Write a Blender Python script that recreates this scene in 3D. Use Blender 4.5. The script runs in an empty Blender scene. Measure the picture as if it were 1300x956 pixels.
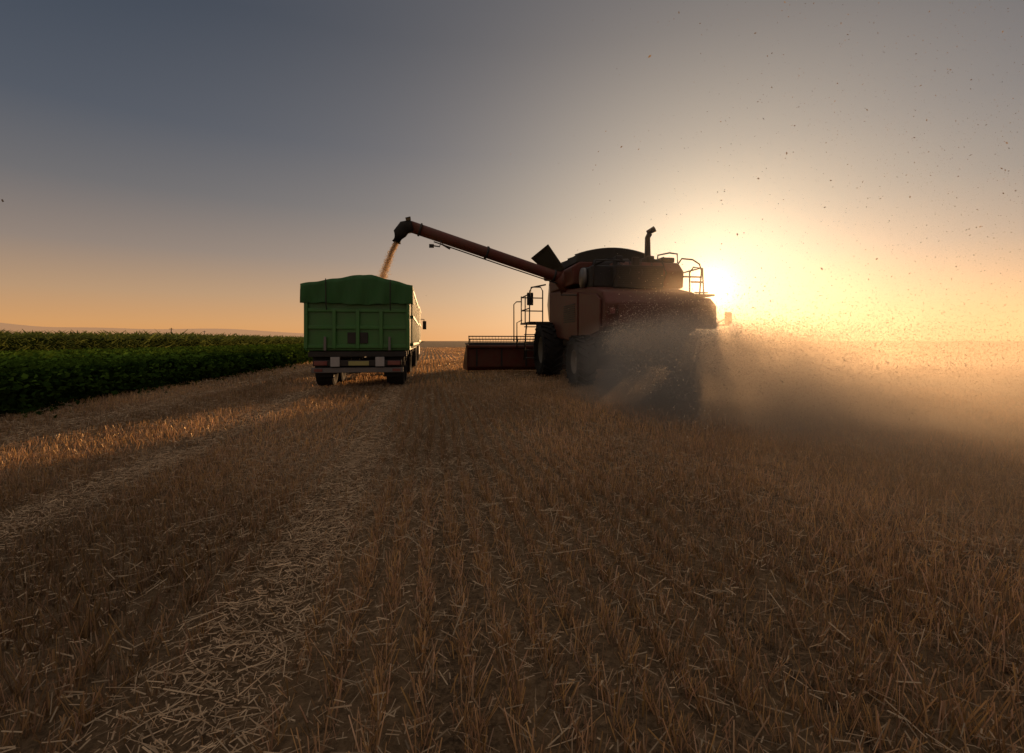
import bpy, bmesh, math, numpy as np
from mathutils import Vector, Matrix
rng = np.random.default_rng(7)
scene = bpy.context.scene
scene.view_settings.view_transform = 'Standard'
scene.view_settings.look = 'None'
scene.view_settings.exposure = 0
YAW = math.radians(9.2)
# ------------------------------------------------------------------ camera
cd = bpy.data.cameras.new("camera"); cam = bpy.data.objects.new("camera", cd)
scene.collection.objects.link(cam); scene.camera = cam
cam.location = (0, 0, 1.2); cam.rotation_euler = (math.radians(90), 0, -YAW)
cd.lens = 18; cd.sensor_width = 36; cd.sensor_fit = 'HORIZONTAL'
cd.shift_y = -45/1300; cd.clip_end = 30000; cd.clip_start = 0.05
# ------------------------------------------------------------------ sun
SAZ = math.radians(30.6); SEL = math.radians(5.4)
sdir = Vector((math.sin(SAZ)*math.cos(SEL), math.cos(SAZ)*math.cos(SEL), math.sin(SEL)))
sl = bpy.data.lights.new("sun", 'SUN'); so = bpy.data.objects.new("sun", sl)
scene.collection.objects.link(so); sl.energy = 5.0; sl.angle = math.radians(0.6); sl.color = (1.0, 0.57, 0.26)
so.rotation_euler = sdir.to_track_quat('Z', 'Y').to_euler(); so.location = (30, 50, 20)
# ------------------------------------------------------------------ world
w = bpy.data.worlds.new("World"); scene.world = w; w.use_nodes = True
nt = w.node_tree; N = nt.nodes; L = nt.links; N.clear()
out = N.new('ShaderNodeOutputWorld'); bg = N.new('ShaderNodeBackground'); L.new(bg.outputs[0], out.inputs[0])
tc = N.new('ShaderNodeTexCoord')
nrm = N.new('ShaderNodeVectorMath'); nrm.operation = 'NORMALIZE'; L.new(tc.outputs['Generated'], nrm.inputs[0])
sep = N.new('ShaderNodeSeparateXYZ'); L.new(nrm.outputs[0], sep.inputs[0])
cr = N.new('ShaderNodeValToRGB'); L.new(sep.outputs[2], cr.inputs[0])
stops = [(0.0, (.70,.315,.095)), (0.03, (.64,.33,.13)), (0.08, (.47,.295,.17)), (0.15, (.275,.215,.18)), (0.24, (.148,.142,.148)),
         (0.34, (.080,.092,.118)), (0.5, (.040,.055,.082)), (0.62, (.038,.052,.078)), (0.8, (.40,.365,.34)), (1.0, (.63,.56,.50))]  # bright stops near the zenith are added, out of view, to light the ground
e = cr.color_ramp.elements
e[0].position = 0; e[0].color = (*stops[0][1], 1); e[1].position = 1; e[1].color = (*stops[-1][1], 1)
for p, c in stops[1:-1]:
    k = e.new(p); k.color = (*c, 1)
dot = N.new('ShaderNodeVectorMath'); dot.operation = 'DOT_PRODUCT'; L.new(nrm.outputs[0], dot.inputs[0]); dot.inputs[1].default_value = sdir
mx = N.new('ShaderNodeMath'); mx.operation = 'MAXIMUM'; L.new(dot.outputs['Value'], mx.inputs[0]); mx.inputs[1].default_value = 0
acc = cr.outputs[0]
def addc(a, b):
    v = N.new('ShaderNodeVectorMath'); v.operation = 'ADD'; L.new(a, v.inputs[0]); L.new(b, v.inputs[1]); return v.outputs[0]
for ex, col in [(4, (.155,.12,.088)), (16, (.35,.28,.19)), (95, (.46,.36,.22)), (1300, (1.3,1.0,.62))]:
    pw = N.new('ShaderNodeMath'); pw.operation = 'POWER'; L.new(mx.outputs[0], pw.inputs[0]); pw.inputs[1].default_value = ex
    sc = N.new('ShaderNodeVectorMath'); sc.operation = 'SCALE'; sc.inputs[0].default_value = col; L.new(pw.outputs[0], sc.inputs['Scale'])
    acc = addc(acc, sc.outputs[0])
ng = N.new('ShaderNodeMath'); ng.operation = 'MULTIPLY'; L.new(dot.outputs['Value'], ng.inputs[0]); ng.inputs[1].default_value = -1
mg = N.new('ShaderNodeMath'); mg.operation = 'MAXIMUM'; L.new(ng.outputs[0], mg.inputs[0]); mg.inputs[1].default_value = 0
s3 = N.new('ShaderNodeVectorMath'); s3.operation = 'SCALE'; s3.inputs[0].default_value = (.27,.21,.18); L.new(mg.outputs[0], s3.inputs['Scale']); acc = addc(acc, s3.outputs[0])  # added sky brightness opposite the sun, behind the camera, as fill light
sky = N.new('ShaderNodeTexSky'); sky.sky_type = 'NISHITA'; sky.sun_disc = False
sky.sun_elevation = SEL; sky.sun_rotation = SAZ; sky.dust_density = 4
s2 = N.new('ShaderNodeVectorMath'); s2.operation = 'SCALE'; L.new(sky.outputs[0], s2.inputs[0]); s2.inputs['Scale'].default_value = 0.006
acc = addc(acc, s2.outputs[0])
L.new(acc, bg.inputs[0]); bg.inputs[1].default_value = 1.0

# ------------------------------------------------------------------ materials
def newmat(name):
    m = bpy.data.materials.new(name); m.use_nodes = True; m.node_tree.nodes.clear(); return m
def paint(name, col, dirt=(.15,.105,.065), amt=.35, rough=.5, metal=0, scale=3, spec=.5):
    m = newmat(name); n = m.node_tree.nodes; l = m.node_tree.links
    o = n.new('ShaderNodeOutputMaterial'); p = n.new('ShaderNodeBsdfPrincipled'); l.new(p.outputs[0], o.inputs[0])
    t = n.new('ShaderNodeTexCoord'); no = n.new('ShaderNodeTexNoise'); no.inputs['Scale'].default_value = scale
    no.inputs['Detail'].default_value = 8; no.inputs['Roughness'].default_value = .7; l.new(t.outputs['Object'], no.inputs[0])
    r = n.new('ShaderNodeMapRange'); r.inputs[1].default_value = .38; r.inputs[2].default_value = .72; r.inputs[4].default_value = amt
    r.inputs[3].default_value = amt*.15
    l.new(no.outputs[0], r.inputs[0])
    mi = n.new('ShaderNodeMix'); mi.data_type = 'RGBA'; l.new(r.outputs[0], mi.inputs[0])
    mi.inputs[6].default_value = (*col, 1); mi.inputs[7].default_value = (*dirt, 1)
    l.new(mi.outputs[2], p.inputs['Base Color']); p.inputs['Roughness'].default_value = rough; p.inputs['Metallic'].default_value = metal
    p.inputs['Specular IOR Level'].default_value = spec
    b = n.new('ShaderNodeBump'); b.inputs['Strength'].default_value = .15; b.inputs['Distance'].default_value = .01
    n2 = n.new('ShaderNodeTexNoise'); n2.inputs['Scale'].default_value = 14; n2.inputs['Detail'].default_value = 5; l.new(t.outputs['Object'], n2.inputs[0])
    l.new(n2.outputs[0], b.inputs['Height']); l.new(b.outputs[0], p.inputs['Normal'])
    return m
GREEN = paint("green_paint", (.012,.115,.005), amt=.3, rough=.45, dirt=(.07,.07,.035))
TARP = paint("green_tarpaulin", (.010,.078,.006), amt=.3, rough=.75, scale=5, dirt=(.04,.06,.025))
RED = paint("red_paint", (.085,.013,.006), amt=.75, rough=.6, dirt=(.075,.040,.020), spec=.25)
DARK = paint("dark_metal", (.014,.012,.010), amt=.5, rough=.65, dirt=(.05,.034,.02), spec=.3)
STEEL = paint("grey_steel", (.10,.095,.09), amt=.5, rough=.5, metal=.3)
RUB = paint("rubber", (.010,.010,.010), amt=.5, rough=.9, dirt=(.045,.032,.02), spec=.2)
WHITE = paint("pale_paint", (.30,.28,.26), amt=.5, rough=.5)
TANKM = paint("tank_cover", (.025,.022,.016), amt=.4, rough=.8, dirt=(.05,.036,.02), spec=.3)
REDL = paint("red_lens", (.12,.008,.006), amt=.3, rough=.35)
YEL = paint("plate_yellow", (.25,.22,.06), amt=.2, rough=.4)
RIM = paint("rim_paint", (.13,.11,.085), amt=.6, rough=.6)
GLS = paint("tinted_glass", (.02,.025,.03), amt=.2, rough=.08)
GRAIN = paint("grain", (.55,.34,.14), amt=.3, rough=.9, scale=40)
def leafmat(name, trans=.35, gloss=0):
    m = newmat(name); n = m.node_tree.nodes; l = m.node_tree.links
    o = n.new('ShaderNodeOutputMaterial'); a = n.new('ShaderNodeAttribute'); a.attribute_name = 'Col'
    d = n.new('ShaderNodeBsdfDiffuse'); t = n.new('ShaderNodeBsdfTranslucent'); mi = n.new('ShaderNodeMixShader'); mi.inputs[0].default_value = trans
    l.new(a.outputs['Color'], d.inputs[0]); l.new(a.outputs['Color'], t.inputs[0])
    l.new(d.outputs[0], mi.inputs[1]); l.new(t.outputs[0], mi.inputs[2])
    if gloss:
        g = n.new('ShaderNodeBsdfGlossy'); g.inputs['Roughness'].default_value = .42; g.inputs['Color'].default_value = (.95,.76,.52,1)
        m2 = n.new('ShaderNodeMixShader'); m2.inputs[0].default_value = gloss; l.new(mi.outputs[0], m2.inputs[1]); l.new(g.outputs[0], m2.inputs[2]); l.new(m2.outputs[0], o.inputs[0])
    else: l.new(mi.outputs[0], o.inputs[0])
    return m
STRAW = leafmat("straw", .52, .10); CHAFF = leafmat("chaff", .5); LEAF = leafmat("leaf", .35)

# ------------------------------------------------------------------ helpers
def empty(name):
    o = bpy.data.objects.new(name, None); scene.collection.objects.link(o); return o
def finish(name, bm, mat, parent=None, bevel=0, smooth=False):
    me = bpy.data.meshes.new(name); bmesh.ops.recalc_face_normals(bm, faces=bm.faces); bm.to_mesh(me); bm.free()
    if smooth:
        for p in me.polygons: p.use_smooth = True
    ob = bpy.data.objects.new(name, me); scene.collection.objects.link(ob); me.materials.append(mat)
    if parent: ob.parent = parent
    if bevel:
        b = ob.modifiers.new("bevel", 'BEVEL'); b.width = bevel; b.segments = 2; b.limit_method = 'ANGLE'
    return ob
def box(name, x0, x1, y0, y1, z0, z1, mat, parent, bevel=.012, rot=None):
    bm = bmesh.new(); bmesh.ops.create_cube(bm, size=1)
    c = Vector(((x0+x1)/2, (y0+y1)/2, (z0+z1)/2))
    for v in bm.verts: v.co = Vector((v.co.x*(x1-x0), v.co.y*(y1-y0), v.co.z*(z1-z0)))
    if rot:
        M = Matrix.Rotation(rot[0], 3, 'X') @ Matrix.Rotation(rot[1], 3, 'Y') @ Matrix.Rotation(rot[2], 3, 'Z')
        for v in bm.verts: v.co = M @ v.co
    for v in bm.verts: v.co += c
    return finish(name, bm, mat, parent, bevel)
def prism(name, prof, a0, a1, axis, mat, parent, bevel=.02):
    bm = bmesh.new(); A = []; B = []
    for p, q in prof:
        if axis == 'X': A.append(bm.verts.new((a0, p, q))); B.append(bm.verts.new((a1, p, q)))
        else: A.append(bm.verts.new((p, a0, q))); B.append(bm.verts.new((p, a1, q)))
    bm.faces.new(A); bm.faces.new(B[::-1]); k = len(prof)
    for i in range(k): bm.faces.new((A[i], B[i], B[(i+1) % k], A[(i+1) % k]))
    return finish(name, bm, mat, parent, bevel)
def plate(name, pts, th, mat, parent):
    bm = bmesh.new(); P = [Vector(p) for p in pts]; n = (P[1]-P[0]).cross(P[2]-P[0]).normalized()*th
    A = [bm.verts.new(p) for p in P]; B = [bm.verts.new(p+n) for p in P]
    bm.faces.new(A); bm.faces.new(B[::-1]); k = len(P)
    for i in range(k): bm.faces.new((A[i], B[i], B[(i+1) % k], A[(i+1) % k]))
    return finish(name, bm, mat, parent)
def tube(name, pts, r, mat, parent, seg=10):
    pts = [Vector(p) for p in pts]; rs = r if isinstance(r, (list, tuple)) else [r]*len(pts)
    bm = bmesh.new(); rings = []
    for i, p in enumerate(pts):
        d = (pts[min(i+1, len(pts)-1)] - pts[max(i-1, 0)]).normalized()
        up = Vector((0, 0, 1)) if abs(d.z) < .9 else Vector((0, 1, 0))
        s = d.cross(up).normalized(); t = s.cross(d)
        rings.append([bm.verts.new(p + (s*math.cos(2*math.pi*j/seg) + t*math.sin(2*math.pi*j/seg))*rs[i]) for j in range(seg)])
    for a, b in zip(rings, rings[1:]):
        for j in range(seg): bm.faces.new((a[j], a[(j+1) % seg], b[(j+1) % seg], b[j]))
    bm.faces.new(rings[0][::-1]); bm.faces.new(rings[-1])
    return finish(name, bm, mat, parent, 0, False if seg < 8 else True)
def wheel(name, xc, wd, y, R, parent, lugs=0, rim=.55, out=-1):
    e0 = empty(name); e0.parent = parent
    h = wd/2; bm = bmesh.new(); seg = 48
    prof = [(-h*.75, R*rim), (-h*.98, R*.72), (-h, R*.85), (-h*.88, R*.95), (-h*.5, R*.985), (0, R*.99), (h*.5, R*.985), (h*.88, R*.95), (h, R*.85), (h*.98, R*.72), (h*.75, R*rim)]
    rings = []
    for j in range(seg):
        a = 2*math.pi*j/seg
        rings.append([bm.verts.new((xc+px, y+pr*math.cos(a), R+pr*math.sin(a))) for px, pr in prof])
    for j in range(seg):
        A = rings[j]; B = rings[(j+1) % seg]
        for i in range(len(prof)-1): bm.faces.new((A[i], A[i+1], B[i+1], B[i]))
    if lugs:
        for j in range(lugs):
            for sgn in (-1, 1):
                a = 2*math.pi*(j+(.5 if sgn > 0 else 0))/lugs
                mtx = Matrix.Translation((xc+sgn*h*.5, y, R)) @ Matrix.Rotation(a, 4, 'X') @ Matrix.Translation((0, 0, R*.99)) @ Matrix.Rotation(sgn*.6, 4, 'Z') @ Matrix.Diagonal((h*1.05, .05, .07, 1))
                bmesh.ops.create_cube(bm, size=1, matrix=mtx)
    t = finish("tyre", bm, RUB, e0, 0, False)
    bm = bmesh.new(); prof = [(h*.7, R*(rim+.01)), (h*.72, R*(rim-.04)), (h*.25, R*(rim-.08)), (h*.15, R*.3), (h*.45, R*.2), (h*.5, .001)]
    for s in (-1, 1):
        rings = []
        for j in range(32):
            a = 2*math.pi*j/32
            rings.append([bm.verts.new((xc+s*px, y+pr*math.cos(a), R+pr*math.sin(a))) for px, pr in prof])
        for j in range(32):
            A = rings[j]; B = rings[(j+1) % 32]
            for i in range(len(prof)-1): bm.faces.new((A[i], A[i+1], B[i+1], B[i]))
    finish("rim", bm, RIM, e0, 0, True)
    return e0
def quads_mesh(name, V, C, mat, parent=None):
    n = len(V); me = bpy.data.meshes.new(name); me.vertices.add(n*4); me.loops.add(n*4); me.polygons.add(n)
    me.vertices.foreach_set("co", V.reshape(-1).astype(np.float32))
    me.loops.foreach_set("vertex_index", np.arange(n*4, dtype=np.int32))
    me.polygons.foreach_set("loop_start", np.arange(0, n*4, 4, dtype=np.int32))
    me.polygons.foreach_set("loop_total", np.full(n, 4, dtype=np.int32))
    me.update(calc_edges=True)
    at = me.color_attributes.new("Col", 'FLOAT_COLOR', 'POINT')
    cc = np.ones((n, 4, 4), dtype=np.float32); cc[:, :, :3] = C[:, None, :]
    at.data.foreach_set("color", cc.reshape(-1))
    me.materials.append(mat); o = bpy.data.objects.new(name, me); scene.collection.objects.link(o)
    if parent: o.parent = parent
    return o
def unit(v): return v/np.maximum(np.linalg.norm(v, axis=1, keepdims=True), 1e-6)
def blades(P, D, Ln, Wd, side=None, taper=.7):
    n = len(P)
    if side is None:
        a = rng.uniform(0, 2*np.pi, n); side = np.stack([np.cos(a), np.sin(a), np.zeros(n)], 1)
    D = unit(D); S = unit(side - (side*D).sum(1, keepdims=True)*D); T = P + D*Ln[:, None]
    w = Wd[:, None]/2
    return np.stack([P-S*w, P+S*w, T+S*w*taper, T-S*w*taper], 1)
def leaves(P, Nn, size, asp=.7):
    n = len(P); r = rng.normal(size=(n, 3)); Nn = unit(Nn); A = unit(np.cross(Nn, r)); B = np.cross(Nn, A)
    s = size[:, None]/2
    return np.stack([P-A*s, P+B*s*asp, P+A*s, P-B*s*asp], 1)
_g = rng.uniform(0, 1, (256, 256))
def vnoise(x, y):
    xi = np.floor(x).astype(int); yi = np.floor(y).astype(int); fx = x-xi; fy = y-yi
    fx = fx*fx*(3-2*fx); fy = fy*fy*(3-2*fy); g = lambda a, b: _g[a % 256, b % 256]
    return (g(xi, yi)*(1-fx)+g(xi+1, yi)*fx)*(1-fy)+(g(xi, yi+1)*(1-fx)+g(xi+1, yi+1)*fx)*fy
def track(x, y):
    wob = (vnoise(y*.35, x*0)-.5)*.15
    t = np.zeros_like(x)
    for c, hw, st in ((-2.65, .25, .9), (-.75, .22, .9), (-4.9, .3, .6)):
        t = np.maximum(t, st*np.clip(1.5-np.abs(x+wob-c)/hw, 0, 1))
    return t*(.5+.6*vnoise(x*1.7+4, y*.9))

# ------------------------------------------------------------------ ground
bm = bmesh.new()
xs = [-9000, -3000, -800, -200, -60, -20, -7, 0, 7, 20, 60, 200, 800, 3000, 9000]
grid = [[bm.verts.new((x, y, 0)) for y in [-3000, -800, -100, -20, -5, 0, 5, 10, 20, 40, 80, 200, 600, 2000, 14000]] for x in xs]
for i in range(len(xs)-1):
    for j in range(14): bm.faces.new((grid[i][j], grid[i+1][j], grid[i+1][j+1], grid[i][j+1]))
GM = newmat("stubble_soil"); n = GM.node_tree.nodes; l = GM.node_tree.links
o = n.new('ShaderNodeOutputMaterial'); p = n.new('ShaderNodeBsdfPrincipled'); l.new(p.outputs[0], o.inputs[0]); p.inputs['Roughness'].default_value = .95
p.inputs['Specular IOR Level'].default_value = .1
t = n.new('ShaderNodeTexCoord')
def noise(scale, mapping, detail=6, rough=.6):
    mp = n.new('ShaderNodeMapping'); mp.inputs['Scale'].default_value = mapping; l.new(t.outputs['Object'], mp.inputs[0])
    q = n.new('ShaderNodeTexNoise'); q.inputs['Scale'].default_value = scale; q.inputs['Detail'].default_value = detail; q.inputs['Roughness'].default_value = rough
    l.new(mp.outputs[0], q.inputs[0]); return q.outputs[0]
rows = noise(1, (5, .12, 1), 4); fine = noise(30, (1, 1, 1), 8, .8); big = noise(.25, (1, .35, 1), 3)
def ramp(src, a, b, lo=0, hi=1):
    r = n.new('ShaderNodeMapRange'); r.inputs[1].default_value = a; r.inputs[2].default_value = b; r.inputs[3].default_value = lo; r.inputs[4].default_value = hi
    l.new(src, r.inputs[0]); return r.outputs[0]
def mixc(f, a, b):
    m = n.new('ShaderNodeMix'); m.data_type = 'RGBA'; l.new(f, m.inputs[0])
    for k, v in ((6, a), (7, b)):
        if isinstance(v, tuple): m.inputs[k].default_value = (*v, 1)
        else: l.new(v, m.inputs[k])
    return m.outputs[2]
def mth(op, a, b):
    m = n.new('ShaderNodeMath'); m.operation = op
    for k, v in ((0, a), (1, b)):
        if isinstance(v, (int, float)): m.inputs[k].default_value = v
        else: l.new(v, m.inputs[k])
    return m.outputs[0]
c1 = mixc(ramp(fine, .42, .68), (.03, .019, .012), (.34, .22, .12))
c2 = mixc(ramp(rows, .3, .7, 0, .7), c1, (.26, .165, .085))
c3 = mixc(ramp(big, .4, .65, 0, .5), c2, (.12, .077, .042))
l.new(c3, p.inputs['Base Color'])
b = n.new('ShaderNodeBump'); b.inputs['Strength'].default_value = .8; b.inputs['Distance'].default_value = .05; l.new(mth('ADD', fine, rows), b.inputs['Height']); l.new(b.outputs[0], p.inputs['Normal'])
finish("ground", bm, GM)

# ------------------------------------------------------------------ stubble
def zone(x0, x1, y0, y1, dens, wid, hs, spacing=.15):
    n_ = int((x1-x0)*(y1-y0)*dens); x = rng.uniform(x0, x1, n_); y = rng.uniform(y0, y1, n_)
    x = np.round(x/spacing)*spacing + rng.normal(0, .022, n_) + (vnoise(y*.4, x*0+3)-.5)*.08
    tk = track(x, y); cl = vnoise(x*9, y*9+50)
    keep = (rng.uniform(size=n_) > tk*.85) & (rng.uniform(size=n_) < .2+cl*1.2)
    x, y, tk = x[keep], y[keep], tk[keep]; m = len(x)
    H = rng.uniform(.03, .13, m)*hs*(1-.6*tk)*(.7+.6*vnoise(x*1.3, y*1.3))
    D = np.stack([rng.normal(0, .3, m), rng.normal(0, .3, m)-.08, np.ones(m)], 1)
    P = np.stack([x, y, np.zeros(m)-.005], 1)
    tone = rng.uniform(.25, 1.1, m)*(.4+.95*vnoise(x*.7+9, y*.35)); c = np.array([.70, .405, .195])[None]*tone[:, None]
    c[:, 2] *= rng.uniform(.7, 1.3, m)
    return blades(P, D, H, rng.uniform(.6, 1.4, m)*wid), np.clip(c, 0, .85)
Z = [zone(-6.6, 9, -1.5, 6, 2700, .0042, 1), zone(-6.6, 12, 6, 14, 950, .0062, 1.1), zone(-6.6, 22, 14, 32, 190, .013, 1.15), zone(-6.4, 50, 32, 90, 28, .035, 1.3, .3)]
quads_mesh("wheat_stubble", np.concatenate([a for a, _ in Z]), np.concatenate([c for _, c in Z]), STRAW)
def litter(x0, x1, y0, y1, dens, wid, ls):
    n_ = int((x1-x0)*(y1-y0)*dens); x = rng.uniform(x0, x1, n_); y = rng.uniform(y0, y1, n_); tk = track(x, y)
    sw = vnoise(x*.9+30, y*.5+20)
    keep = rng.uniform(size=n_) < (.17+.75*tk+.85*np.clip(sw-.45, 0, 1)+.2*(x < -4.2)); x, y, tk = x[keep], y[keep], tk[keep]; m = len(x)
    a = rng.uniform(0, 2*np.pi, m); D = np.stack([np.cos(a), np.sin(a), rng.normal(0, .22, m)*(1-.6*tk)], 1)
    P = np.stack([x, y, rng.uniform(.004, .05, m)+(1-tk)*rng.uniform(0, .05, m)], 1)
    Ln = (.012+rng.gamma(1.3, .024, m))*ls; P[:, 2] += np.maximum(0, -D[:, 2]*Ln)
    tone = rng.uniform(.3, .98, m)*(.75+.4*tk); c = np.array([.72, .49, .29])[None]*tone[:, None]
    side = np.stack([-np.sin(a), np.cos(a), rng.normal(0, .5, m)], 1)
    return blades(P, D, Ln, rng.uniform(.5, 1.4, m)*wid, side, 1), np.clip(c, 0, .85)
Z = [litter(-6.6, 9, -1.5, 6, 4200, .0036, 1), litter(-6.6, 12, 6, 14, 1100, .006, 1.3), litter(-6.6, 22, 14, 32, 140, .013, 1.8), litter(-6.4, 40, 32, 90, 14, .04, 2.5)]
quads_mesh("loose_straw", np.concatenate([a for a, _ in Z]), np.concatenate([c for _, c in Z]), STRAW)

# ------------------------------------------------------------------ green crop
crop = empty("green_crop_field"); CROP_SHADE = paint("crop_shade", (.006,.011,.003), dirt=(.01,.018,.005), amt=.6, rough=1, scale=2, spec=0)  # dark filler under the leaves, canopy shade put into its colour
box("under_canopy", -19.2, -7.0, -30, 900, .01, .46, CROP_SHADE, crop, 0)
def cropz(y0, y1, n_, size, x0=-19, x1=-6.3):
    x = rng.uniform(x0, x1, n_); y = rng.uniform(y0, y1, n_)
    x = x + .12*np.sin(2*np.pi*x/.75)
    top = .66+.12*np.cos(2*np.pi*(x+6.6)/.75)+.14*(vnoise(x*1.5, y*1.5)-.5); z = top - rng.exponential(.07, n_)
    edge = np.clip((x+7.1)/.7, 0, 1)**1.5; z = z-edge*.3*rng.uniform(.4, 1.2, n_)
    Nn = rng.normal(0, .55, (n_, 3)) + np.array([0, 0, 1.]); s = rng.uniform(.6, 1.3, n_)*size
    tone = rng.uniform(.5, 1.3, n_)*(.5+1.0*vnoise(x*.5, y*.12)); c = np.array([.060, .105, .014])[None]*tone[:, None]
    c *= (.62+.38*np.cos(2*np.pi*(x+6.6)/.75))[:, None]  # leaves in the gaps between rows darkened, shade put into their colour
    return leaves(np.stack([x, y, z], 1), Nn, s), c
def cropside(y0, y1, n_, size):
    y = rng.uniform(y0, y1, n_); z = rng.uniform(.0, .68, n_); x = -6.95+rng.exponential(.16, n_)*(1.3-z)+.2*(vnoise(y*2, y*0)-.5)*2
    Nn = rng.normal(0, .6, (n_, 3))+np.array([.5, 0, .6]); s = rng.uniform(.6, 1.3, n_)*size
    tone = rng.uniform(.4, 1.2, n_); return leaves(np.stack([x, y, z], 1), Nn, s), np.array([.024, .048, .008])[None]*tone[:, None]  # side leaves a darker green than the tops, shade of the edge painted in
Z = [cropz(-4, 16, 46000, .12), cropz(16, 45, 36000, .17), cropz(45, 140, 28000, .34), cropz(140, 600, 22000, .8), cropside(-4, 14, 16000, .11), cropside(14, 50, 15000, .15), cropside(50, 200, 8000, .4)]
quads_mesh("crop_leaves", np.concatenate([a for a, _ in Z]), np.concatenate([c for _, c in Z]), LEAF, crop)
mz = empty("maize_field")
box("under_canopy", -160, -20, -30, 900, .01, 1.35, CROP_SHADE, mz, 0)
def maize(y0, y1, n_, ls, x0=-55, x1=-19.6):
    x = x1-(x1-x0)*rng.uniform(0, 1, n_)**2; y = rng.uniform(y0, y1, n_)
    z = 1.52+.2*(vnoise(x*.8, y*.8)-.5)-rng.exponential(.15, n_); sidem = (x > x1-.6); z = np.where(sidem, rng.uniform(.3, 1.6, n_), z)
    a = rng.uniform(0, 2*np.pi, n_); D = np.stack([np.cos(a), np.sin(a), rng.uniform(-.3, .9, n_)], 1)
    tone = rng.uniform(.5, 1.3, n_); c = np.array([.13, .155, .036])[None]*tone[:, None]
    return blades(np.stack([x, y, z], 1), D, rng.uniform(.25, .45, n_)*min(ls, 2.), np.full(n_, .06)*ls, None, .2), c
Z = [maize(-4, 40, 45000, 1), maize(40, 140, 35000, 2.2), maize(140, 700, 25000, 6)]
quads_mesh("maize_leaves", np.concatenate([a for a, _ in Z]), np.concatenate([c for _, c in Z]), LEAF, mz)

# ------------------------------------------------------------------ hills + poles
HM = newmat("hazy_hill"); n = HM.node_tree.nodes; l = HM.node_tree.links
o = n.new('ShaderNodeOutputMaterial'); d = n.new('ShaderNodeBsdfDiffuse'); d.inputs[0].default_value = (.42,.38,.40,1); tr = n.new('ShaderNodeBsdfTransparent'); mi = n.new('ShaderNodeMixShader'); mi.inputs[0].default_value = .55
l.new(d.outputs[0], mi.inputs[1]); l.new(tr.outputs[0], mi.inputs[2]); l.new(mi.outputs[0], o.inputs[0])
bm = bmesh.new(); prev = None
for i in range(121):
    u = i/120; x = -9500+u*9300; y = 5200+600*math.sin(u*5); hgt = 45+max(2, 380*(1-u)**1.2+18*math.sin(u*17)+9*math.sin(u*47+1)*(1-u*.5))
    a = bm.verts.new((x, y, -5)); b = bm.verts.new((x, y+500, hgt))
    if prev: bm.faces.new((prev[0], a, b, prev[1]))
    prev = (a, b)
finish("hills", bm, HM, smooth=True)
for i, (x, y) in enumerate([(-150, 330), (-168, 420), (-196, 560), (-90, 600)]):
    e0 = empty("utility_pole"); tube("mast", [(x, y, 0), (x, y, 9)], [.3, .22], DARK, e0, 8); tube("crossarm", [(x-1.2, y, 8.3), (x+1.2, y, 8.3)], .14, DARK, e0, 6)

# ------------------------------------------------------------------ trailer
def grain_box(par, x0, x1, y0, y1, zb, zt, tarp_len):
    box("floor", x0+.02, x1-.02, y0+.02, y1-.02, zb-.1, zb, GREEN, par)
    box("left_side", x0, x0+.06, y0+.05, y1, zb, zt, GREEN, par); box("right_side", x1-.06, x1, y0+.05, y1, zb, zt, GREEN, par)
    box("front_board", x0, x1, y1, y1+.06, zb, zt+.25, GREEN, par)
    for i in range(9):
        yy = y0+.3+(y1-y0-.5)*i/8
        box("side_stake", x1+.002, x1+.05, yy-.05, yy+.05, zb-.05, zt-.05, GREEN, par)
        box("side_stake", x0-.05, x0-.002, yy-.05, yy+.05, zb-.05, zt-.05, GREEN, par)
    for zz in (zb+.02, (zb+zt)/2, zt-.07):
        box("side_rail", x1+.052, x1+.075, y0+.06, y1, zz, zz+.08, GREEN, par)
tr_ = empty("grain_trailer"); X0, X1, Y0, Y1 = -3.08, -.47, 13.45, 20.6
zb, zt = 1.06, 2.52
grain_box(tr_, X0, X1, Y0, Y1, zb, zt, 1)
box("tailgate", X0+.05, X1-.05, Y0-.02, Y0+.04, zb+.02, 1.98, GREEN, tr_, .01)
box("upper_tailboard", X0+.05, X1-.05, Y0, Y0+.04, 1.99, zt, GREEN, tr_, .01)
for zz in (zb-.04, 1.50, 1.93):
    box("tailgate_rail", X0+.03, X1-.03, Y0-.075, Y0-.022, zz, zz+.09, GREEN, tr_, .012)
for f in (0, .27, .5, .73, 1):
    xx = X0+.06+(X1-X0-.12)*f; box("tailgate_post", xx-.045, xx+.045, Y0-.11, Y0-.023, zb-.05, 1.99 if 0 < f < 1 else zt, GREEN, tr_, .012)
for f in (.2, .8):
    xx = X0+(X1-X0)*f; box("latch", xx-.03, xx+.03, Y0-.15, Y0-.077, zb-.1, zb+.25, STEEL, tr_, .008)
box("grain_hatch", X0+1.05, X0+1.55, Y0-.06, Y0-.024, 1.14, 1.42, DARK, tr_, .01)
bm = bmesh.new(); nx, ny = 40, 14; gv = []
for j in range(ny+1):
    row = []
    for i in range(nx+1):
        u = i/nx; x = X0-.05+(X1-X0+.1)*u; y = Y0-.14+1.25*j/ny
        ridge = 1-abs(u-.58)/.58 if u < .58 else 1-(u-.58)/.42
        z = zt+.10+.25*min(1, ridge*1.1) + .010*math.sin(u*31+j*.8)+.01*math.sin(j*2.1)
        row.append(bm.verts.new((x, y, z)))
    gv.append(row)
for j in range(ny):
    for i in range(nx): bm.faces.new((gv[j][i], gv[j][i+1], gv[j+1][i+1], gv[j+1][i]))
prevr = gv[0]
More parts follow.
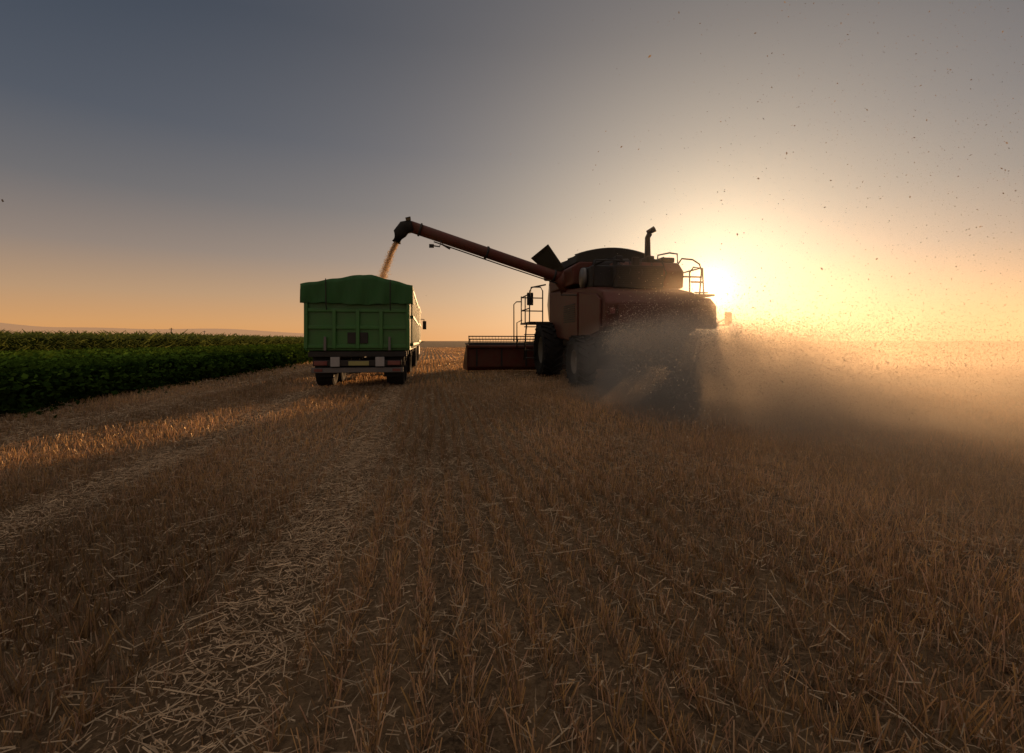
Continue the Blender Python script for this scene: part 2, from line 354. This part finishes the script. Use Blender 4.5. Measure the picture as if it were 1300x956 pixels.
for k in range(1, 7):
    row = []
    for i in range(nx+1):
        u = i/nx; top = gv[0][i].co; zb_ = 2.14+.02*math.sin(u*9)+.012*math.sin(u*40); z = top.z+(zb_-top.z)*k/6
        row.append(bm.verts.new((top.x+(.0), Y0-.145-.03*math.sin(u*26+k*.4)*k/6-.018*math.sin(u*63), z)))
    for i in range(nx): bm.faces.new((prevr[i], row[i], row[i+1], prevr[i+1]))
    prevr = row
tp = finish("tarpaulin", bm, TARP, tr_, smooth=True)
for side, s in ((X0-.055, -1), (X1+.055, 1)):
    bmv = plate("tarp_side", [(side, Y0-.13, zt+.1), (side, Y0+1.1, zt+.1), (side+s*.01, Y0+1.1, 2.2), (side+s*.01, Y0-.13, 2.15)], .008, TARP, tr_)
tube("rolled_tarp", [(X0-.06, Y0+1.1, zt+.12), (X0-.06, Y1, zt+.12)], .09, TARP, tr_)
tube("tarp_strap", [(X0+.55, Y0-.20, 2.75), (X0+.56, Y0-.205, 2.1), (X0+.56, Y0-.13, 1.98)], .012, DARK, tr_, 6)
tube("tarp_strap", [(X1-.5, Y0-.20, 2.75), (X1-.5, Y0-.205, 2.1), (X1-.5, Y0-.13, 1.98)], .012, DARK, tr_, 6)
bm = bmesh.new(); gx, gy = 24, 60; gv = []
for j in range(gy+1):
    row = []
    for i in range(gx+1):
        x = X0+.07+(X1-X0-.14)*i/gx; y = Y0+.07+(Y1-Y0-.14)*j/gy
        z = 2.25+.35*math.exp(-((x+1.35)**2+(y-15.2)**2*.5))+.02*math.sin(x*7+y*3); row.append(bm.verts.new((x, y, z)))
    gv.append(row)
for j in range(gy):
    for i in range(gx): bm.faces.new((gv[j][i], gv[j][i+1], gv[j+1][i+1], gv[j+1][i]))
finish("grain_heap", bm, GRAIN, tr_, smooth=True)
for xx in (-2.35, -1.2): box("frame_rail", xx-.06, xx+.06, Y0+.05, Y1+.3, .72, .95, DARK, tr_)
for yy in (13.6, 15, 17, 19, 20.4): box("cross_member", X0+.12, X1-.12, yy-.05, yy+.05, .80, .955, DARK, tr_)
box("rear_cross_beam", X0+.1, X1-.1, Y0-.04, Y0+.06, .80, .93, DARK, tr_)
box("underrun_bumper", X0+.18, X1-.18, Y0-.06, Y0+.02, .40, .53, STEEL, tr_)
for xx in (-2.4, -1.15): box("bumper_bracket", xx-.04, xx+.04, Y0-.03, Y0+.05, .5, .82, DARK, tr_)
box("lamp_board", X0+.22, X1-.22, Y0-.09, Y0-.062, .57, .72, DARK, tr_)
for s, xx in ((1, X0+.25), (-1, X1-.25)):
    box("tail_lamp", min(xx, xx+s*.32), max(xx, xx+s*.32), Y0-.12, Y0-.092, .59, .70, REDL, tr_, .01)
    box("reflector", min(xx, xx+s*.2), max(xx, xx+s*.2), Y0-.075, Y0-.062, .43, .50, REDL, tr_, .004)
    box("marker_board", min(xx+s*.4, xx+s*.62), max(xx+s*.4, xx+s*.62), Y0-.12, Y0-.092, .56, .80, WHITE, tr_, .004)
box("number_plate", -2.0, -1.5, Y0-.11, Y0-.093, .585, .695, YEL, tr_, .003)
for xx in (-2.62, -.93): box("mud_flap", xx-.22, xx+.22, Y0+.12, Y0+.14, .28, .8, RUB, tr_, .004)
for yy in (14.15, 15.5, 19.3):
    for xx in (-2.66, -.88): wheel("wheel", xx, .44, yy, .5, tr_, 0, .55)
    tube("axle", [(-2.5, yy, .5), (-1.0, yy, .5)], .07, DARK, tr_)
    for xx in (-2.35, -1.2): box("leaf_spring", xx-.05, xx+.05, yy-.5, yy+.5, .6, .68, DARK, tr_)
    for xx in (-2.66, -.88):
        prism("mudguard", [(yy+.62*math.cos(a), .5+.6*math.sin(a)) for a in np.linspace(.25, math.pi-.25, 12)]+[(yy+.6*math.cos(a), .5+.57*math.sin(a)) for a in np.linspace(math.pi-.25, .25, 12)], xx-.24, xx+.24, 'X', DARK, tr_, 0)
tube("drawbar", [(-1.77, 20.9, .75), (-1.77, 22.4, .8)], .07, DARK, tr_)
# ------------------------------------------------------------------ truck ahead
tk = empty("grain_truck")
grain_box(tk, -3.05, -.5, 22.7, 28.6, 1.15, 2.75, 0)
box("tailgate", -3.0, -.55, 22.66, 22.72, 1.15, 2.75, GREEN, tk); 
box("cab", -3.0, -.55, 29.0, 31.1, 1.0, 3.1, GREEN, tk, .12); box("windscreen", -2.9, -.65, 31.08, 31.13, 1.9, 2.8, GLS, tk)
box("bonnet_bumper", -3.0, -.55, 30.6, 31.3, .45, .98, DARK, tk, .05); box("side_window", -.56, -.53, 29.6, 30.7, 2.0, 2.75, GLS, tk)
for xx in (-2.3, -1.25): box("frame_rail", xx-.06, xx+.06, 22.7, 30.6, .75, 1.0, DARK, tk)
for yy in (23.6, 25.0, 30.0):
    for xx in (-2.7, -.8): wheel("wheel", xx, .45, yy, .52, tk)
tube("mirror_arm", [(-.55, 31.0, 2.5), (-.3, 31.2, 2.5), (-.28, 31.2, 2.0)], .03, DARK, tk); box("mirror", -.38, -.16, 31.15, 31.25, 1.9, 2.4, DARK, tk)
box("fuel_tank", -.95, -.5, 27, 28.3, .45, .95, STEEL, tk, .08)
box("tool_box", -.95, -.5, 26.1, 26.9, .5, .98, DARK, tk, .02)

# ------------------------------------------------------------------ combine
cb = empty("combine_harvester")
BX0, BX1 = 4.1, 6.62
prism("body_shell", [(11.75,1.55),(11.68,2.12),(11.95,2.42),(12.9,2.62),(17.3,2.93),(17.35,1.35),(14.6,1.18),(12.5,1.3)], BX0+.06, BX1-.04, 'X', RED, cb, .05)
prism("side_panel_rear", [(12.0,1.45),(11.95,2.22),(12.3,2.38),(13.75,2.55),(13.75,1.35),(12.7,1.35)], BX0, BX0+.055, 'X', RED, cb, .02)
prism("side_panel_middle", [(13.8,1.32),(13.8,2.56),(15.5,2.72),(15.5,1.28),(14.6,1.22)], BX0-.03, BX0+.055, 'X', RED, cb, .02)
prism("side_panel_front", [(15.55,1.28),(15.55,2.72),(17.25,2.88),(17.25,1.4)], BX0, BX0+.055, 'X', RED, cb, .02)
for k in range(9): box("louvre", BX0-.045, BX0-.031, 14.0, 15.2, 1.75+k*.06, 1.78+k*.06, DARK, cb, 0)
prism("side_panel_right", [(12.0,1.45),(11.95,2.22),(12.3,2.38),(17.25,2.88),(17.25,1.4),(12.7,1.35)], BX1-.035, BX1+.02, 'X', RED, cb, .02)
tube("panel_stripe", [(BX0-.035, 13.8, 2.48), (BX0-.035, 15.5, 2.64)], .02, DARK, cb, 6)
box("rear_door", 4.45, 6.25, 11.62, 11.70, 1.62, 2.08, RED, cb, .02, )
for xx in (4.3, 6.42): box("tail_lamp", xx-.06, xx+.06, 11.60, 11.67, 1.85, 1.99, REDL, cb, .01)
box("rear_grille", 4.7, 6.0, 12.45, 12.7, 2.58, 3.15, DARK, cb, .03)
for k in range(10): box("grille_bar", 4.74, 5.96, 12.43, 12.449, 2.64+k*.05, 2.66+k*.05, DARK, cb, 0)
prism("straw_chopper", [(11.9,1.56),(12.4,1.58),(13.3,1.25),(12.9,.8),(12.0,.85),(11.6,1.15)], 4.4, 6.3, 'X', DARK, cb, .03)
for xx in (4.85, 5.85): tube("spreader_disc", [(xx, 11.75, .86), (xx, 11.75, .80)], .42, DARK, cb, 20); tube("spreader_shaft", [(xx, 11.75, 1.3), (xx, 11.75, .85)], .05, STEEL, cb)
prism("rear_fender", [(12.0,1.5),(12.0,2.1),(12.3,2.32),(14.2,2.35),(14.4,1.45),(13.9,1.42),(13.3,1.62),(12.6,1.6)], BX1+.03, 7.22, 'X', RED, cb, .04)
box("battery_box", 6.66, 7.1, 14.6, 16.0, 1.3, 2.3, RED, cb, .04)
prism("engine_hood", [(12.75,2.6),(12.7,3.05),(13.0,3.32),(14.2,3.42),(14.2,2.65)], 5.0, 6.7, 'X', RED, cb, .05)
box("radiator_housing", 4.2, 5.05, 12.9, 14.0, 2.62, 3.2, DARK, cb, .05)
tube("rotary_screen", [(4.18, 13.45, 2.92), (4.10, 13.45, 2.92)], .27, STEEL, cb, 28)
tube("air_cleaner", [(4.6, 13.9, 3.32), (5.6, 13.9, 3.38)], .17, DARK, cb, 18)
tube("air_duct", [(5.5, 13.7, 3.3), (5.9, 13.4, 3.42), (6.3, 13.3, 3.35)], .09, DARK, cb, 12)
tube("fuel_hose", [(4.3, 12.9, 3.2), (4.6, 12.8, 3.35), (5.1, 12.9, 3.3)], .03, RUB, cb, 8)
tube("exhaust_pipe", [(6.22, 13.95, 3.2), (6.22, 13.95, 3.75), (6.22, 13.95, 4.18), (6.27, 13.9, 4.30)], [.10, .085, .075, .08], DARK, cb, 14)
tube("exhaust_cap", [(6.20, 13.92, 4.31), (6.40, 13.86, 4.42)], [.07, .09], DARK, cb, 10)
for (a, b, c, d_, e_, f_) in [(4.3,4.7,14.0,14.3,2.7,3.3),(5.3,5.5,12.8,12.95,3.1,3.42),(4.95,5.15,13.1,13.4,3.0,3.5),(6.3,6.68,13.2,13.8,3.36,3.5),(5.8,6.0,13.0,13.2,3.3,3.5),(6.35,6.6,12.75,12.95,2.65,3.0)]:
    box("engine_part", a, b, c, d_, e_, f_, DARK, cb, .03)
for k in range(5): tube("engine_pipe", [(4.7+k*.33, 12.72, 2.62), (4.72+k*.33, 12.40, 2.95+.06*(k % 2)), (4.85+k*.3, 12.66, 3.22+.05*(k % 3))], .028, DARK, cb, 8)
def rail(name, pts, r=.022): tube(name, pts, r, DARK, cb, 8)
rail("deck_rail", [(4.2,12.75,2.6),(4.2,12.7,3.1),(4.25,12.72,3.3),(4.9,12.72,3.3),(4.95,12.72,2.7)])
rail("deck_rail", [(6.35,13.6,3.4),(6.37,13.6,3.62),(6.62,13.4,3.66),(6.75,13.2,3.6),(6.76,13.2,3.35)])
prism("grain_tank", [(4.1,2.85),(4.08,3.35),(4.3,3.5),(6.6,3.5),(6.75,3.35),(6.65,2.8)], 14.3, 17.2, 'Y', RED, cb, .04)
arch = [(4.25,3.502)]+[(4.3+2.3*k/12, 3.62+.36*math.sin(math.pi*(k+1.2)/14.4)**.7) for k in range(13)]+[(6.65,3.502)]
prism("tank_cover_dome", arch, 14.5, 17.0, 'Y', TANKM, cb, .03)
for yy in (14.8, 15.6, 16.4): tube("cover_bow", [(x, yy, z+.015) for x, z in arch[1:-1]], .018, DARK, cb, 6)
plate("tank_extension_flap", [(4.12,15.3,3.44),(3.60,15.3,4.17),(3.42,17.0,4.02),(4.1,17.0,3.42)], .03, TANKM, cb)
tube("flap_strut", [(4.2,16.2,3.55),(3.72,16.2,3.9)], .02, STEEL, cb, 6)
plate("tank_extension_flap", [(6.7,14.5,3.5),(7.0,14.5,3.72),(7.0,17,3.72),(6.7,17,3.5)], .03, TANKM, cb)
rail("ladder_rail", [(6.72,13.2,2.4),(6.72,13.1,3.3),(6.78,13.0,3.44),(7.1,13.0,3.42),(7.3,13.0,3.3),(7.36,13.0,3.12),(7.3,13.0,2.45)])
rail("ladder_rail", [(6.74,12.5,2.4),(6.74,12.5,3.0),(6.85,12.5,3.14),(7.1,12.5,3.12),(7.14,12.5,2.4)], .02)
rail("ladder_rail", [(6.74,13.0,2.95),(7.33,13.0,2.95)]); rail("ladder_rail", [(6.78,12.5,2.75),(7.13,12.5,2.75)])
rail("ladder_rail", [(7.34,13.0,3.2),(7.36,14.4,3.2),(7.34,14.4,2.4)])
for k in range(4): box("ladder_step", 6.8, 7.15, 12.3, 12.38, 2.44-k*.3, 2.47-k*.3, DARK, cb, 0)
box("rear_platform", 6.65, 7.4, 12.4, 14.5, 2.38, 2.43, DARK, cb, .005)
rail("marker_arm", [(6.9,12.3,1.55),(7.3,12.1,1.6),(7.55,12.0,1.62)], .025); rail("marker_arm", [(7.2,12.15,1.6),(7.52,12.0,1.8)], .018)
box("marker_lamp", 7.47, 7.60, 11.94, 12.0, 1.66, 1.92, REDL, cb, .015); box("marker_housing", 7.45, 7.62, 12.002, 12.06, 1.64, 1.94, DARK, cb, .02)
prism("cab", [(17.5,1.9),(17.45,3.55),(19.2,3.6),(19.55,2.6),(19.3,1.95)], 4.55, 6.25, 'X', GLS, cb, .06)
box("cab_roof", 4.45, 6.35, 17.35, 19.75, 3.56, 3.76, RED, cb, .07)
for xx in (4.55, 6.25): tube("cab_pillar", [(xx, 17.5, 1.9), (xx, 17.45, 3.56)], .05, DARK, cb, 8)
rail("mirror_arm", [(4.5,19.5,3.4),(3.95,19.7,3.3),(3.9,19.7,3.0)], .03); box("mirror", 3.78, 4.04, 19.66, 19.72, 2.6, 3.1, DARK, cb, .03)
box("work_lamp", 4.5, 4.7, 17.28, 17.34, 3.58, 3.72, DARK, cb, .01)
box("platform", 3.45, 4.5, 17.5, 19.3, 1.82, 1.88, DARK, cb, .005)
for zz in (2.35, 2.85): rail("platform_rail", [(3.47,17.6,zz),(3.47,19.2,zz),(4.3,19.25,zz)])
rail("platform_rail", [(3.47,17.6,1.85),(3.47,17.55,2.95),(3.55,17.5,3.08),(3.85,17.5,3.08),(3.92,17.5,2.95),(3.92,17.5,1.85)])
rail("platform_rail", [(3.47,18.4,1.85),(3.47,18.4,2.85)]); rail("platform_rail", [(3.47,19.2,1.85),(3.47,19.2,2.9)])
rail("platform_rail", [(3.2,19.3,1.2),(3.2,19.3,2.6),(3.3,19.3,2.7),(3.47,19.25,2.7)])
for xx in (3.25, 3.62): rail("ladder_stile", [(xx,17.45,.55),(xx+.1,17.5,1.85)], .028)
for k in range(5): box("ladder_step", 3.27, 3.66, 17.38, 17.56, .6+k*.27, .63+k*.27, DARK, cb, 0)
box("underbody", 4.6, 6.1, 13.0, 17.3, .75, 1.35, DARK, cb, .05)
prism("feeder_house", [(17.2,1.0),(17.2,1.75),(19.3,1.05),(19.6,.35),(19.0,.3)], 4.85, 6.0, 'X', RED, cb, .03)
tube("front_axle", [(4.2,17.0,.88),(6.6,17.0,.88)], .18, DARK, cb, 14); tube("rear_axle", [(4.1,13.0,.66),(6.7,13.0,.66)], .11, DARK, cb, 12)
for xx in (3.98, 6.95): wheel("front_wheel", xx, .68, 16.95, .9, cb, 22, .5)
for xx in (3.92, 6.85): wheel("rear_wheel", xx, .5, 12.95, .66, cb, 20, .48)
tube("auger_elbow", [(4.3,15.5,2.7),(4.15,15.45,3.05),(3.95,15.4,3.22)], [.26,.27,.23], RED, cb, 18)
AU0 = Vector((4.0,15.4,3.16)); AU1 = Vector((-.55,15.0,4.50))
tube("unloading_auger", [AU0, AU0.lerp(AU1,.03), AU0.lerp(AU1,.5), AU1], [.20,.165,.165,.165], RED, cb, 20)
for f in (.04,.5,.93): tube("auger_flange", [AU0.lerp(AU1,f), AU0.lerp(AU1,f+.012)], .195, DARK, cb, 20)
tube("auger_cable", [AU0+Vector((0,-.05,-.22)), AU0.lerp(AU1,.4)+Vector((0,-.05,-.23)), AU0.lerp(AU1,.85)+Vector((0,-.05,-.22))], .018, DARK, cb, 6)
tube("auger_spout", [AU1+Vector((.06,0,0)), (-.70,14.98,4.45), (-.83,14.97,4.27), (-.92,14.96,4.02)], [.19,.20,.19,.13], RUB, cb, 16)
plate("spout_flap", [(-.66,14.8,4.68),(-.52,14.8,4.72),(-.52,15.15,4.72),(-.66,15.15,4.68)], .02, DARK, cb)
rail("auger_lamp_bracket", [(.35,14.9,4.1),(.3,14.9,3.92),(.05,14.9,3.95)], .02); box("auger_lamp", .0,.14,14.84,14.92,3.88,3.98,DARK,cb,.01)
rail("auger_lamp_bracket", [(.35,14.9,4.0),(.6,14.9,3.86)], .025)
hx0, hx1 = 1.45, 9.4
prism("header_back", [(19.35,.22),(19.35,.95),(19.5,1.0),(19.6,.3),(20.6,.12),(20.6,.06),(19.5,.08)], hx0, hx1, 'X', RED, cb, .02)
for q in range(9): box("header_rib", hx0+.3+q*.95, hx0+.36+q*.95, 19.30, 19.348, .24, .92, DARK, cb, .008)
tube("header_tube", [(hx0,19.3,.98),(hx1,19.3,.98)], .07, RED, cb, 12)
for xx in (hx0-.05, hx1+.0): prism("header_end", [(19.25,.1),(19.25,1.1),(19.6,1.12),(20.7,.6),(21.6,.12),(21.2,.05)], xx, xx+.05, 'X', RED, cb, .015)
tube("header_auger", [(hx0+.05,19.95,.42),(hx1-.05,19.95,.42)], .2, STEEL, cb, 16)
tube("reel_shaft", [(hx0+.1,20.4,1.05),(hx1-.1,20.4,1.05)], .06, DARK, cb, 10)
for k in range(6):
    a = k*math.pi/3+.3; yy, zz = 20.4+.5*math.cos(a), 1.0+.40*math.sin(a)
    tube("reel_bat", [(hx0+.1,yy,zz),(hx1-.1,yy,zz)], .022, DARK, cb, 8)
    bm = bmesh.new()
    for q in range(60):
        xx = hx0+.15+q*.13
        bmesh.ops.create_cube(bm, size=1, matrix=Matrix.Translation((xx, yy-.02, zz-.12)) @ Matrix.Diagonal((.012,.012,.24,1)))
    finish("reel_tines", bm, DARK, cb)
for q in range(5):
    xx = hx0+.12+q*(hx1-hx0-.24)/4
    for k in range(6):
        a = k*math.pi/3+.3; rail("reel_arm", [(xx,20.4,1.02),(xx,20.4+.5*math.cos(a),1.0+.40*math.sin(a))], .016)
rail("reel_lift_arm", [(hx0+.0,19.3,1.0),(hx0+.0,20.4,1.1)], .04)
rail("header_rail", [(3.3,19.2,.95),(3.3,19.2,1.9),(3.5,19.2,2.0)], .02)

# ------------------------------------------------------------------ falling grain
n_ = 11000; tt = rng.uniform(0, 1, n_); gx_ = -.92-.55*tt**1.1+rng.normal(0, 1, n_)*(.03+.045*tt); gz = 4.0-1.55*tt**1.35+rng.normal(0, .02, n_); gy_ = 14.96+rng.normal(0, 1, n_)*(.03+.04*tt)
c = np.array([.80,.60,.36])[None]*rng.uniform(.6,1.1,(n_,1))
quads_mesh("falling_grain", leaves(np.stack([gx_,gy_,gz],1), rng.normal(size=(n_,3)), np.full(n_,.022), .7), c, CHAFF)

# ------------------------------------------------------------------ flying chaff
n_ = 330000; s = rng.uniform(0, 1, n_)**.75; ang = rng.normal(.10, .5, n_); dist = s*9.5
x = 5.0+rng.uniform(-.8, .8, n_)+np.sin(ang)*dist; y = 11.6-np.cos(ang)*dist*.8
z = 1.15+.35*np.sin(np.clip(s*2.4,0,3))+rng.normal(0, .10+.42*s, n_)-.9*s**1.4
lim = 4.1-(11.6-y)*.27 + rng.exponential(.35, n_)*.6 - .25
ok = (z > .02) & (rng.uniform(size=n_) < .2+1.1*vnoise(x*2.5, z*3+y)) & (y > 2.4) & (x > lim); x, y, z = x[ok], y[ok], z[ok]; m = len(x)
V1 = leaves(np.stack([x,y,z],1), rng.normal(size=(m,3)), (.006+rng.gamma(1.6,.006,m))*np.clip(y/8,.35,1.25), .4); C1 = np.array([.88,.70,.50])[None]*rng.uniform(.55,1.0,(m,1))
m2 = 95000; P = np.stack([rng.uniform(-3,19,m2), rng.uniform(3.5,19,m2), rng.uniform(1.6,11,m2)],1)
P = P[rng.uniform(size=m2) < np.clip((P[:,0]/P[:,1]-.24)*.9,0.002,.8)*np.clip(1.15-P[:,2]/10.5,.14,1)**1.4]; m2 = len(P)
V2 = leaves(P, rng.normal(size=(m2,3)), np.minimum(rng.gamma(1.2,.0065,m2)+.007, .04), .55); C2 = np.array([.28,.21,.15])[None]*rng.uniform(.5,1.2,(m2,1))
quads_mesh("flying_chaff", np.concatenate([V1,V2]), np.concatenate([C1,C2]), CHAFF)
print("chaff", m, m2)

# ------------------------------------------------------------------ dust volumes
def dustmat(name, dens, g, kind, rate=1.0):
    m = newmat(name); n = m.node_tree.nodes; l = m.node_tree.links
    o = n.new('ShaderNodeOutputMaterial'); v = n.new('ShaderNodeVolumePrincipled'); l.new(v.outputs[0], o.inputs['Volume'])
    v.inputs['Color'].default_value = (1.0,.86,.70,1); v.inputs['Anisotropy'].default_value = g
    v.inputs['Absorption Color'].default_value = (0,0,0,1)
    t = n.new('ShaderNodeTexCoord')
    def M(op, a, b=0, c=None):
        q = n.new('ShaderNodeMath'); q.operation = op
        for k, val in enumerate((a, b)):
            if isinstance(val, (int, float)): q.inputs[k].default_value = val
            else: l.new(val, q.inputs[k])
        return q.outputs[0]
    def R(src, a, b, lo=0, hi=1):
        r = n.new('ShaderNodeMapRange'); r.interpolation_type = 'SMOOTHSTEP'
        for k, val in enumerate((a, b, lo, hi)): r.inputs[k+1].default_value = val
        l.new(src, r.inputs[0]); return r.outputs[0]
    geo = n.new('ShaderNodeNewGeometry')
    no = n.new('ShaderNodeTexNoise'); no.inputs['Detail'].default_value = 2; no.inputs['Scale'].default_value = .35 if kind == 'bank' else .9; l.new(geo.outputs['Position'], no.inputs[0])
    sp = n.new('ShaderNodeSeparateXYZ'); l.new(geo.outputs['Position'], sp.inputs[0])
    if kind == 'bank':
        hz = M('EXPONENT', M('MULTIPLY', sp.outputs[2], -1.0))
        u = M('ADD', sp.outputs[0], M('MULTIPLY', sp.outputs[1], -.25)) 
        dd = M('MULTIPLY', M('MULTIPLY', hz, R(u, .3, 3.8)), R(sp.outputs[1], .6, 4.5))
        dd = M('MULTIPLY', dd, R(sp.outputs[1], 30, 13))
        dd = M('MULTIPLY', dd, R(sp.outputs[1], 13, 5, 1.0, 1.7))
        dd = M('MULTIPLY', dd, R(no.outputs[0], .36, .64, .35, 1.6)); dd = M('MULTIPLY', dd, R(sp.outputs[2], 3.4, 1.8))
    else:
        ln = n.new('ShaderNodeVectorMath'); ln.operation = 'LENGTH'; l.new(t.outputs['Object'], ln.inputs[0])
        dd = M('MULTIPLY', R(ln.outputs['Value'], 1.0, .35), R(no.outputs[0], .38, .60, .45, 1.5))
    l.new(M('MULTIPLY', dd, dens), v.inputs['Density'])
    try: m.cycles.volume_step_rate = rate
    except Exception as ex: print("rate", ex)
    return m
bm = bmesh.new(); bmesh.ops.create_cube(bm, size=1, matrix=Matrix.Translation((23,16.2,1.76)) @ Matrix.Diagonal((45,32,3.5,1)))
finish("dust_cloud", bm, dustmat("dust", .135, .64, 'bank', 1.5))
bm = bmesh.new(); bmesh.ops.create_icosphere(bm, subdivisions=4, radius=1)
pl = finish("chaff_plume", bm, dustmat("chaff_dust", .85, .5, 'plume', 1.5)); pl.location = (4.95,8.0,.3); pl.scale = (2.6,4.4,1.55); pl.rotation_euler = (math.radians(8),0,math.radians(10))
print("done")
